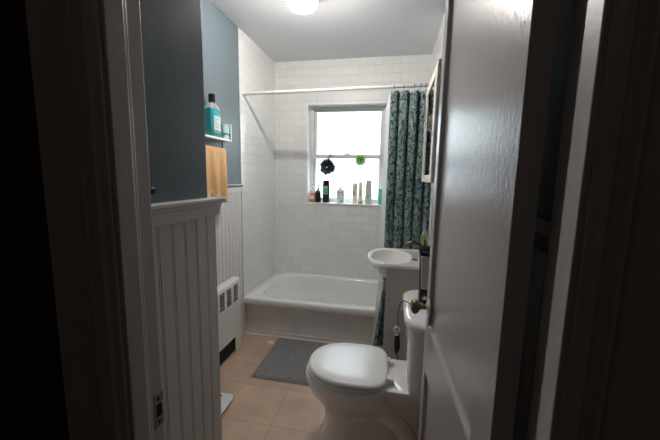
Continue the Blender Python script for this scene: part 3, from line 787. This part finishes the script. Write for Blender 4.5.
# mouthwash bottle
mxx, myy, mzz = XL+.050, 1.905, sz+.0145
mw = thing('mouthwash_bottle', 'teal mouthwash bottle with black cap and white label on the wall shelf', 'mouthwash bottle', (mxx, myy, mzz))
def bt(hx, hy, z, r=.018): return rrect(mxx, myy, hx*1.12, hy*1.08, r, mzz+z*1.34)
g = MB(); g.loft([bt(.028, .050, 0), bt(.030, .052, .005), bt(.030, .052, .115), bt(.029, .050, .128)]); build('liquid', g, 'teal_liquid', mw)
g = MB(); g.loft([bt(.029, .050, .1285), bt(.026, .042, .142), bt(.018, .022, .156, .016), bt(.015, .015, .160, .0149)]); build('shoulder', g, 'clear', mw)
g = MB(); g.lathe([(.0195, .2155), (.0215, .2175), (.021, .262), (.018, .265)], (mxx, myy, mzz), 'Z', 24); build('cap', g, 'black', mw)
M['label_white'] = plain('white_paper_label', (.72, .72, .70), .5, vary=.06, vscale=80)
g = MB(); g.box(mxx+.0340, mxx+.0348, myy-.036, myy+.036, mzz+.030, mzz+.128); lb = build('bottle_label', g, 'label_white', mw, smooth=False)
M['label_print'] = plain('grey_label_print', (.25, .27, .28), .6)
g = MB()
for k in range(5): g.box(mxx+.0348, mxx+.0351, myy-.030, myy-.030+(.05 if k != 1 else .03), mzz+.110-k*.013, mzz+.114-k*.013)
for k in range(7): g.box(mxx+.0348, mxx+.0351, myy-.028+k*.006, myy-.025+k*.006, mzz+.036, mzz+.048)
build('print', g, 'label_print', lb, smooth=False)
# second, low teal pack at the far end of the shelf
M['teal_pack'] = plain('pale_teal_plastic', (.30, .50, .49), .35)
g = MB(); g.loft([rrect(XL+.050, 2.005, .042, .036, .010, mzz), rrect(XL+.050, 2.005, .043, .037, .010, mzz+.085), rrect(XL+.050, 2.005, .038, .033, .010, mzz+.097)])
o = build('teal_container', g, 'teal_pack', None); tag(o, 'low pale teal container on the shelf between the mouthwash and the end panel', 'container')

# ------------------------------------------------------------------ radiator cover
rad = thing('radiator', 'white radiator cabinet with dark speckled grilles against the left wall', 'radiator', (XL+.035, 1.72, 0))
rx0, rx1 = XL+.021, XL+.078; ry0, ry1, rz = 1.28, 2.175, .562
g = MB()
gw, gp, gz0, gz1 = .066, .0970, .395, .525
ny_ = 8
ends = [ry1-.035-k*gp for k in range(ny_)]
# front skin
g.prism([(rx1-.003, gz1), (rx1, gz1), (rx1, rz-.022), (rx1-.004, rz-.010), (rx1-.012, rz-.002), (rx1-.020, rz), (rx0, rz), (rx0, rz-.003), (rx1-.021, rz-.003), (rx1-.014, rz-.005), (rx1-.007, rz-.012), (rx1-.003, rz-.023)], 'Y', ry0, ry1)
g.box(rx1-.003, rx1, ends[0], ry1, gz0, gz1)
for k in range(ny_-1): g.box(rx1-.003, rx1, ends[k+1], ends[k]-gw, gz0, gz1)
g.box(rx1-.003, rx1, ry0, ends[-1]-gw, gz0, gz1)
g.box(rx1-.003, rx1, ry0, ry1, .125, gz0)
g.box(rx1-.003, rx1, ry1-.085, ry1, 0, .125); g.box(rx1-.003, rx1, ry0, ry0+.085, 0, .125)
g.box(rx0, rx1-.003, ry1-.003, ry1, 0, rz-.012); g.box(rx0, rx1-.003, ry0, ry0+.003, 0, rz-.012)
build('cover', g, 'radiator', rad, smooth=True, angle=50)
for k in range(ny_):
    g = MB(); y1 = ends[k]
    g.box(rx1-.007, rx1-.0045, y1-gw, y1, gz0, gz1)
    for q in range(12): yy = y1-gw+gw*(q+.5)/12; g.box(rx1-.0045, rx1-.0025, yy-.001, yy+.001, gz0, gz1)
    build('grille', g, 'grille', rad, smooth=False)
g = MB(); g.box(rx0+.002, rx1-.012, ry0+.02, ry1-.03, .012, .36); build('shade_core', g, 'dark', rad, smooth=False)  # near-black core, stretched down to stand for the shadow under the cover

# ------------------------------------------------------------------ bath mat, scale, tissue
def mat_mesh():
    mb = MB(); nu, nv = 110, 60; x0, x1, y0, y1 = -.872, -.145, 1.824, 2.362
    vs = []
    for j in range(nv+1):
        for i in range(nu+1):
            x = x0+(x1-x0)*i/nu; y = y0+(y1-y0)*j/nv
            e = min(i, nu-i, j, nv-j); h = .017*min(1, (e/3.0)**.5) if e else 0.002
            h += .0022*noise.noise(Vector((x*90, y*90, 0)))+.0014*noise.noise(Vector((x*14, y*14, 3)))
            vs.append((x+.002*noise.noise(Vector((y*30, x*9, 1))), y+.002*noise.noise(Vector((x*30, y*9, 5))), max(.001, h)))
    fs = [(j*(nu+1)+i, j*(nu+1)+i+1, (j+1)*(nu+1)+i+1, (j+1)*(nu+1)+i) for j in range(nv) for i in range(nu)]
    n0 = len(vs)
    vs += [(x0, y0, .0005), (x1, y0, .0005), (x1, y1, .0005), (x0, y1, .0005)]
    fs.append((n0+3, n0+2, n0+1, n0))
    mb.add(vs, fs); return mb
tag(build('bath_mat', mat_mesh(), 'mat', None, angle=60), 'grey plush bath mat on the tile floor along the tub', 'bath mat')

scl = thing('bathroom_scale', 'white bathroom scale with rounded corners on the floor near the radiator', 'bathroom scale', (-1.0, 1.48, 0))
g = MB(); sc = (-.990, 1.470)
g.loft([rrect(*sc, .113, .142, .03, .012), rrect(*sc, .117, .146, .034, .018), rrect(*sc, .117, .146, .034, .026), rrect(*sc, .112, .141, .032, .030)]); build('platform', g, 'plastic_white', scl, angle=50)
g = MB(); g.loft([rrect(*sc, .10, .126, .025, .0), rrect(*sc, .10, .126, .025, .012)]); build('base', g, 'black', scl)
g = MB(); g.loft([rrect(sc[0], sc[1]+.10, .045, .022, .008, .0302), rrect(sc[0], sc[1]+.10, .045, .022, .008, .0312)]); build('display', g, 'dark', scl)

g = MB(); rings = []
for k in range(9):
    t = k/8; z = .0205*t; rr = .021*math.sqrt(max(0.02, 1-t*t))*(1 if k else .9)
    rings.append([(-.905+1.25*rr*math.cos(a*PI/8)*(1+.28*noise.noise(Vector((math.cos(a*PI/8)*2, math.sin(a*PI/8)*2, z*120)))), 2.262+.8*rr*math.sin(a*PI/8)*(1+.28*noise.noise(Vector((math.cos(a*PI/8)*2, 5+math.sin(a*PI/8)*2, z*120)))), z+.0005) for a in range(16)])
g.loft(rings)
o = build('tissue_scrap', g, 'caulk', None); tag(o, 'small crumpled white scrap on the floor at the far left corner of the grey mat', 'tissue')

# ------------------------------------------------------------------ window sill bottles
SZ = WZ0
GRP = 'toiletry bottles on the window sill'
def pl(name, col, rough=.3): M[name] = plain(name, col, rough); return name
pl('salmon_liquid', (.72, .22, .13)); pl('black_bottle', (.008, .008, .010), .2); pl('charcoal_bottle', (.018, .022, .026), .25); pl('bright_green', (.05, .50, .12))
pl('lotion_white', (.70, .78, .74)); pl('green_pump', (.03, .38, .10)); pl('tube_white', (.84, .82, .78)); pl('gold', (.55, .32, .06), .3); pl('cap_grey', (.50, .47, .46))
pl('silver_bottle', (.60, .62, .62)); pl('leaf_green', (.25, .50, .20)); pl('teal_tube', (.10, .52, .45)); pl('pink_mark', (.75, .25, .25)); pl('pale_print', (.35, .42, .40))
def rings_of(cx, cy, prof, r=None):
    out = []
    for hx, hy, z in prof:
        rr = min(hx, hy)*(.98 if r is None else r); out.append(rrect(cx, cy, hx, hy, rr, z, 6))
    return out
def bottle(name, label, cat, x, y, body, bmat, extras, r=.8):
    t = thing(name, label, cat, (x, y, SZ), GRP)
    g = MB(); g.loft(rings_of(x, y, [(hx, hy, SZ+z) for hx, hy, z in body], r)); build('bottle_body', g, bmat, t)
    for nm, mb, mt in extras: build(nm, mb, mt, t, smooth=(nm != 'bottle_label'))
    return t
def pumpmb(x, y, z, s=1.0):
    g = MB(); g.lathe([(.012*s, 0), (.012*s, .014*s), (.0045*s, .016*s), (.0045*s, .034*s), (.010*s, .036*s), (.010*s, .046*s), (.006*s, .048*s)], (x, y, z), 'Z', 16)
    g.tube([(x, y, z+.041*s), (x+.024*s, y-.010*s, z+.038*s)], .0045*s, 8); return g
def lab(x, y, hx, hy, z0, z1, dy=.001): return MB().box(x-hx, x+hx, y-hy-dy-.0004, y-hy-.0002, SZ+z0, SZ+z1)
Y0 = 3.165
x = -.803
bottle('soap_pump_bottle', 'salmon orange pump bottle with a clear top at the left end of the window sill', 'bottle', x, Y0,
       [(.030, .020, 0), (.032, .022, .004), (.032, .022, .092)], 'salmon_liquid',
       [('shoulder', MB().loft(rings_of(x, Y0, [(.032, .022, SZ+.0925), (.030, .020, SZ+.11), (.013, .012, SZ+.13), (.011, .011, SZ+.14)], .8)), 'clear'), ('pump', pumpmb(x, Y0, SZ+.1405, .9), 'clear'),
        ('bottle_label', lab(x, Y0, .022, .022, .03, .07), 'label_white')])
x = -.745
bottle('soap_pump_bottle', 'small black pump bottle between the orange bottle and the black shampoo', 'bottle', x, Y0-.01,
       [(.027, .022, 0), (.029, .024, .004), (.029, .024, .098), (.022, .018, .115), (.011, .011, .125), (.010, .010, .135)], 'black_bottle', [('pump', pumpmb(x, Y0-.01, SZ+.1355, .85), 'black_bottle')], .95)
x = -.664
bottle('shampoo_bottle', 'tall black shampoo bottle with a bright green label on the window sill', 'bottle', x, Y0,
       [(.032, .020, 0), (.034, .022, .004), (.036, .022, .10), (.034, .021, .185)], 'charcoal_bottle',
       [('cap', MB().loft(rings_of(x, Y0, [(.034, .021, SZ+.1855), (.033, .020, SZ+.212), (.026, .016, SZ+.222)], .8)), 'black_bottle'),
        ('bottle_label', lab(x-.002, Y0, .026, .022, .095, .135), 'bright_green'), ('bottle_label', lab(x-.002, Y0, .024, .022, .085, .092), 'label_white'), ('bottle_label', lab(x, Y0, .02, .022, .14, .165), 'cap_grey')])
x = -.516
bottle('lotion_bottle', 'wide white lotion bottle with a green pump in the middle of the window sill', 'bottle', x, Y0,
       [(.038, .026, 0), (.041, .028, .005), (.042, .028, .11), (.038, .026, .130), (.022, .018, .140), (.012, .012, .145)], 'lotion_white',
       [('pump', pumpmb(x, Y0, SZ+.1455, .85), 'green_pump'), ('bottle_label', lab(x, Y0, .026, .028, .100, .110), 'pale_print'), ('bottle_label', lab(x, Y0, .028, .028, .080, .084), 'green_pump'),
        ('bottle_label', lab(x+.014, Y0, .010, .028, .015, .025), 'charcoal_bottle'), ('bottle_label', lab(x-.006, Y0, .02, .028, .045, .049), 'pale_print')])
x = -.372
bottle('conditioner_bottle', 'slim white bottle with gold mark and pale cap beside the gold-capped tube', 'bottle', x, Y0+.005,
       [(.023, .017, 0), (.025, .019, .004), (.026, .019, .165)], 'tube_white',
       [('cap', MB().loft(rings_of(x, Y0+.005, [(.026, .019, SZ+.1655), (.025, .018, SZ+.196), (.020, .014, SZ+.203)], .8)), 'plastic_white'), ('bottle_label', lab(x-.008, Y0+.005, .010, .019, .075, .125), 'gold'),
        ('bottle_label', lab(x+.004, Y0+.005, .014, .019, .150, .158), 'cap_grey')])
x = -.316
bottle('cream_tube', 'upright white squeeze tube standing on a gold cap on the window sill', 'tube', x, Y0-.004,
       [(.024, .020, .026), (.024, .019, .04), (.022, .012, .13), (.018, .004, .205), (.018, .002, .215)], 'tube_white',
       [('cap', MB().loft(rings_of(x, Y0-.004, [(.022, .019, SZ), (.023, .020, SZ+.003), (.023, .020, SZ+.0255)], .95)), 'gold'),
        ('bottle_label', MB().add([(x-.010, Y0-.0255, SZ+.075), (x+.002, Y0-.0245, SZ+.075), (x+.010, Y0-.0185, SZ+.135), (x-.001, Y0-.0185, SZ+.135), (x-.010, Y0-.0215, SZ+.075), (x+.002, Y0-.0205, SZ+.075), (x+.010, Y0-.0145, SZ+.135), (x-.001, Y0-.0145, SZ+.135)], [(0,1,2,3),(7,6,5,4),(0,4,5,1),(1,5,6,2),(2,6,7,3),(3,7,4,0)]), 'gold')], .98)
x = -.237
bottle('shampoo_bottle', 'tall silver-grey bottle with a green cap and leaf mark on the window sill', 'bottle', x, Y0-.008,
       [(.031, .020, 0), (.033, .022, .004), (.033, .022, .08), (.026, .020, .212)], 'silver_bottle',
       [('cap', MB().loft(rings_of(x, Y0-.008, [(.026, .020, SZ+.2125), (.025, .019, SZ+.226), (.022, .016, SZ+.229)], .8)), 'leaf_green'),
        ('bottle_label', MB().lathe([(.016, -.0008), (.016, 0)], (x-.006, Y0-.0305, SZ+.072), 'Y', 18, 1.3, .8), 'leaf_green'), ('bottle_label', lab(x-.006, Y0-.008, .009, .022, .115, .119), 'green_pump'), ('bottle_label', lab(x-.006, Y0-.008, .006, .022, .155, .158), 'charcoal_bottle')])
x = -.119
bottle('cream_tube', 'teal tube with pink spots at the right end of the window sill by the curtain', 'tube', x, Y0,
       [(.022, .019, .020), (.023, .019, .03), (.022, .012, .09), (.022, .003, .150)], 'teal_tube',
       [('cap', MB().loft(rings_of(x, Y0, [(.019, .017, SZ), (.020, .018, SZ+.0195)], .95)), 'bright_green'),
        ('spot', MB().lathe([(.007, -.001), (.007, 0)], (x-.008, Y0-.015, SZ+.098), 'Y', 12), 'pink_mark'), ('spot', MB().lathe([(.006, -.001), (.006, 0)], (x+.004, Y0-.019, SZ+.058), 'Y', 12), 'pink_mark')])

# ------------------------------------------------------------------ bath poufs hanging from suction hooks
def pouf(name, label, c, R, mat, spiky=.08, seed=1):
    rnd = random.Random(seed)
    t = thing(name, label, 'bath pouf', c, 'bath poufs hanging on the window')
    g = MB()
    # ruffled ribbons in many random planes
    for k in range(46):
        ax_ = Vector((rnd.gauss(0,1), rnd.gauss(0,1), rnd.gauss(0,1))).normalized()
        u = ax_.orthogonal().normalized(); v = ax_.cross(u)
        off = rnd.uniform(-.45, .45)*R; rr = math.sqrt(R*R-off*off)*rnd.uniform(.85, 1.0+spiky)
        n = 30; a0 = rnd.uniform(0, 6.28); arc = rnd.uniform(1.6, 3.2); vs = []; fs = []
        for i in range(n+1):
            a = a0+arc*i/n; w_ = .10*R*math.sin(i*1.9+k)
            for q, rad in enumerate((.35*rr, .75*rr, rr*(1+(.05+spiky*.3)*math.sin(i*2.3+k)))):
                p = Vector(c)+ax_*(off+w_*(.4+q*.5))+u*rad*math.cos(a)+v*rad*math.sin(a); p.y = Vector(c).y+(p.y-c[1])*.62
                vs.append(p)
        for i in range(n):
            for q in range(2): b = i*3+q; fs.append((b, b+3, b+4, b+1))
        g.add(vs, fs)
    o = build('mesh_ball', g, mat, t, angle=180, fixn=False)
    return t
M['pouf_dark'] = net_mat('charcoal_net', (.11, .12, .15))
M['pouf_green'] = net_mat('lime_net', (.66, .93, .50))
M['strap'] = plain('coral_strap', (.85, .16, .08), .6)
c1 = (-.662, 3.186, 1.425)
p1 = pouf('bath_pouf', 'dark charcoal net bath pouf hanging by a coral strap on the window', c1, .064, 'pouf_dark', .35, seed=3)
g = MB(); g.tube(cat([(-.640, 3.203, 1.565), (-.646, 3.196, 1.535), (-.652, 3.190, 1.480)], 5), .0048, 8); g.tube(cat([(-.634, 3.203, 1.565), (-.640, 3.196, 1.535), (-.652, 3.192, 1.480)], 5), .004, 8); build('strap', g, 'strap', p1)
c2 = (-.331, 3.186, 1.496)
p2 = pouf('bath_pouf', 'lime green net bath pouf hanging on the right side of the window', c2, .052, 'pouf_green', seed=5)
g = MB(); g.tube([(-.318, 3.203, 1.556), (-.325, 3.192, 1.52)], .002, 6); build('strap', g, 'plastic_white', p2)
for i, (hx, lbl) in enumerate(((-.622, 'clear suction hook holding the charcoal bath pouf'), (-.303, 'clear suction hook holding the lime green bath pouf'))):
    t = thing('suction_hook', lbl, 'hook', (hx, YS-.010, 1.552), 'suction hooks on the window rail')
    g = MB(); g.lathe([(.022, 0), (.020, -.003), (.010, -.007), (.006, -.012)], (hx, YS-.0085, 1.550), 'Y', 20); build('suction_cup', g, 'clear', t)
    g = MB(); g.tube([(hx, YS-.018, 1.552), (hx-.008, YS-.026, 1.545), (hx-.015, YS-.034, 1.553), (hx-.016, YS-.034, 1.563)], .0025, 8); build('hook', g, 'clear', t)

# ------------------------------------------------------------------ light
wd = bpy.data.worlds.new('overcast_sky'); SC.world = wd; wd.use_nodes = True
wnt = wd.node_tree; bg = wnt.nodes['Background']; bg.inputs[1].default_value = 9.0
wtc = wnt.nodes.new('ShaderNodeTexCoord'); wsp = wnt.nodes.new('ShaderNodeSeparateXYZ'); wrp = wnt.nodes.new('ShaderNodeValToRGB')
wmr = wnt.nodes.new('ShaderNodeMapRange'); wmr.inputs['From Min'].default_value = -1; wmr.inputs['From Max'].default_value = 1
wnt.links.new(wtc.outputs['Generated'], wsp.inputs[0]); wnt.links.new(wsp.outputs[2], wmr.inputs[0]); wnt.links.new(wmr.outputs[0], wrp.inputs[0]); wnt.links.new(wrp.outputs[0], bg.inputs[0])
we = wrp.color_ramp.elements
we[0].position = .0; we[0].color = (.16, .16, .15, 1)
we[1].position = 1.0; we[1].color = (.86, .95, 1.0, 1)
e_ = we.new(.47); e_.color = (.28, .29, .29, 1)
e_ = we.new(.53); e_.color = (.62, .70, .76, 1)
e_ = we.new(.70); e_.color = (.84, .93, 1.0, 1)
pd = bpy.data.lights.new('window_portal', 'AREA'); pd.shape = 'RECTANGLE'; pd.size = WX1-WX0; pd.size_y = WZ1-WZ0; pd.cycles.is_portal = True
po = bpy.data.objects.new('window_portal', pd); COL.objects.link(po); po.location = ((WX0+WX1)/2, YS+.09, (WZ0+WZ1)/2); po.rotation_euler = (-PI/2, 0, 0)

hl = thing('hall_fill_lamp', 'added dim warm fill globe on the hallway ceiling, out of view', 'ceiling lamp', (-.1, -1.0, H))  # unseen warm fill, added to brighten the door casings on the hallway side
hm = globe_mat(4.0); hm.node_tree.nodes['Principled BSDF'].inputs['Emission Color'].default_value = (1, .74, .60, 1)
g = MB(); g.lathe([(.09, H-.03), (.13, H-.05), (.12, H-.08), (.07, H-.105), (.001, H-.11)], (-.1, -1.0, 0), 'Z', 28); build('globe', g, hm, hl)
g = MB(); g.lathe([(.10, H-.0005), (.10, H-.03)], (-.1, -1.0, 0), 'Z', 28); build('lamp_base', g, 'plastic_white', hl)
# ------------------------------------------------------------------ camera
R_ = Vector((0.98073, 0.19442, 0.01928)); U_ = Vector((-0.04518, 0.12969, 0.99052)); F_ = Vector((-0.19008, 0.97231, -0.13598))
R_.normalize(); U_ = (U_-U_.dot(R_)*R_).normalized(); B_ = R_.cross(U_)
cam = bpy.data.cameras.new('camera'); co = bpy.data.objects.new('camera', cam); COL.objects.link(co)
co.matrix_world = Matrix(((R_.x, U_.x, B_.x, 0), (R_.y, U_.y, B_.y, 0), (R_.z, U_.z, B_.z, 1.3364), (0, 0, 0, 1)))
cam.sensor_width = 36; cam.lens = 319.017*36/660; cam.clip_start = .02
SC.camera = co
SC.cycles.max_bounces = 10; SC.cycles.diffuse_bounces = 6; SC.cycles.transparent_max_bounces = 16
SC.cycles.use_denoising = True; SC.cycles.caustics_reflective = False; SC.cycles.caustics_refractive = False
SC.cycles.sample_clamp_indirect = 6
SC.view_settings.view_transform = 'Standard'; SC.view_settings.look = 'None'; SC.view_settings.gamma = 1
SC.view_settings.exposure = 0.13; SC.view_settings.use_curve_mapping = False
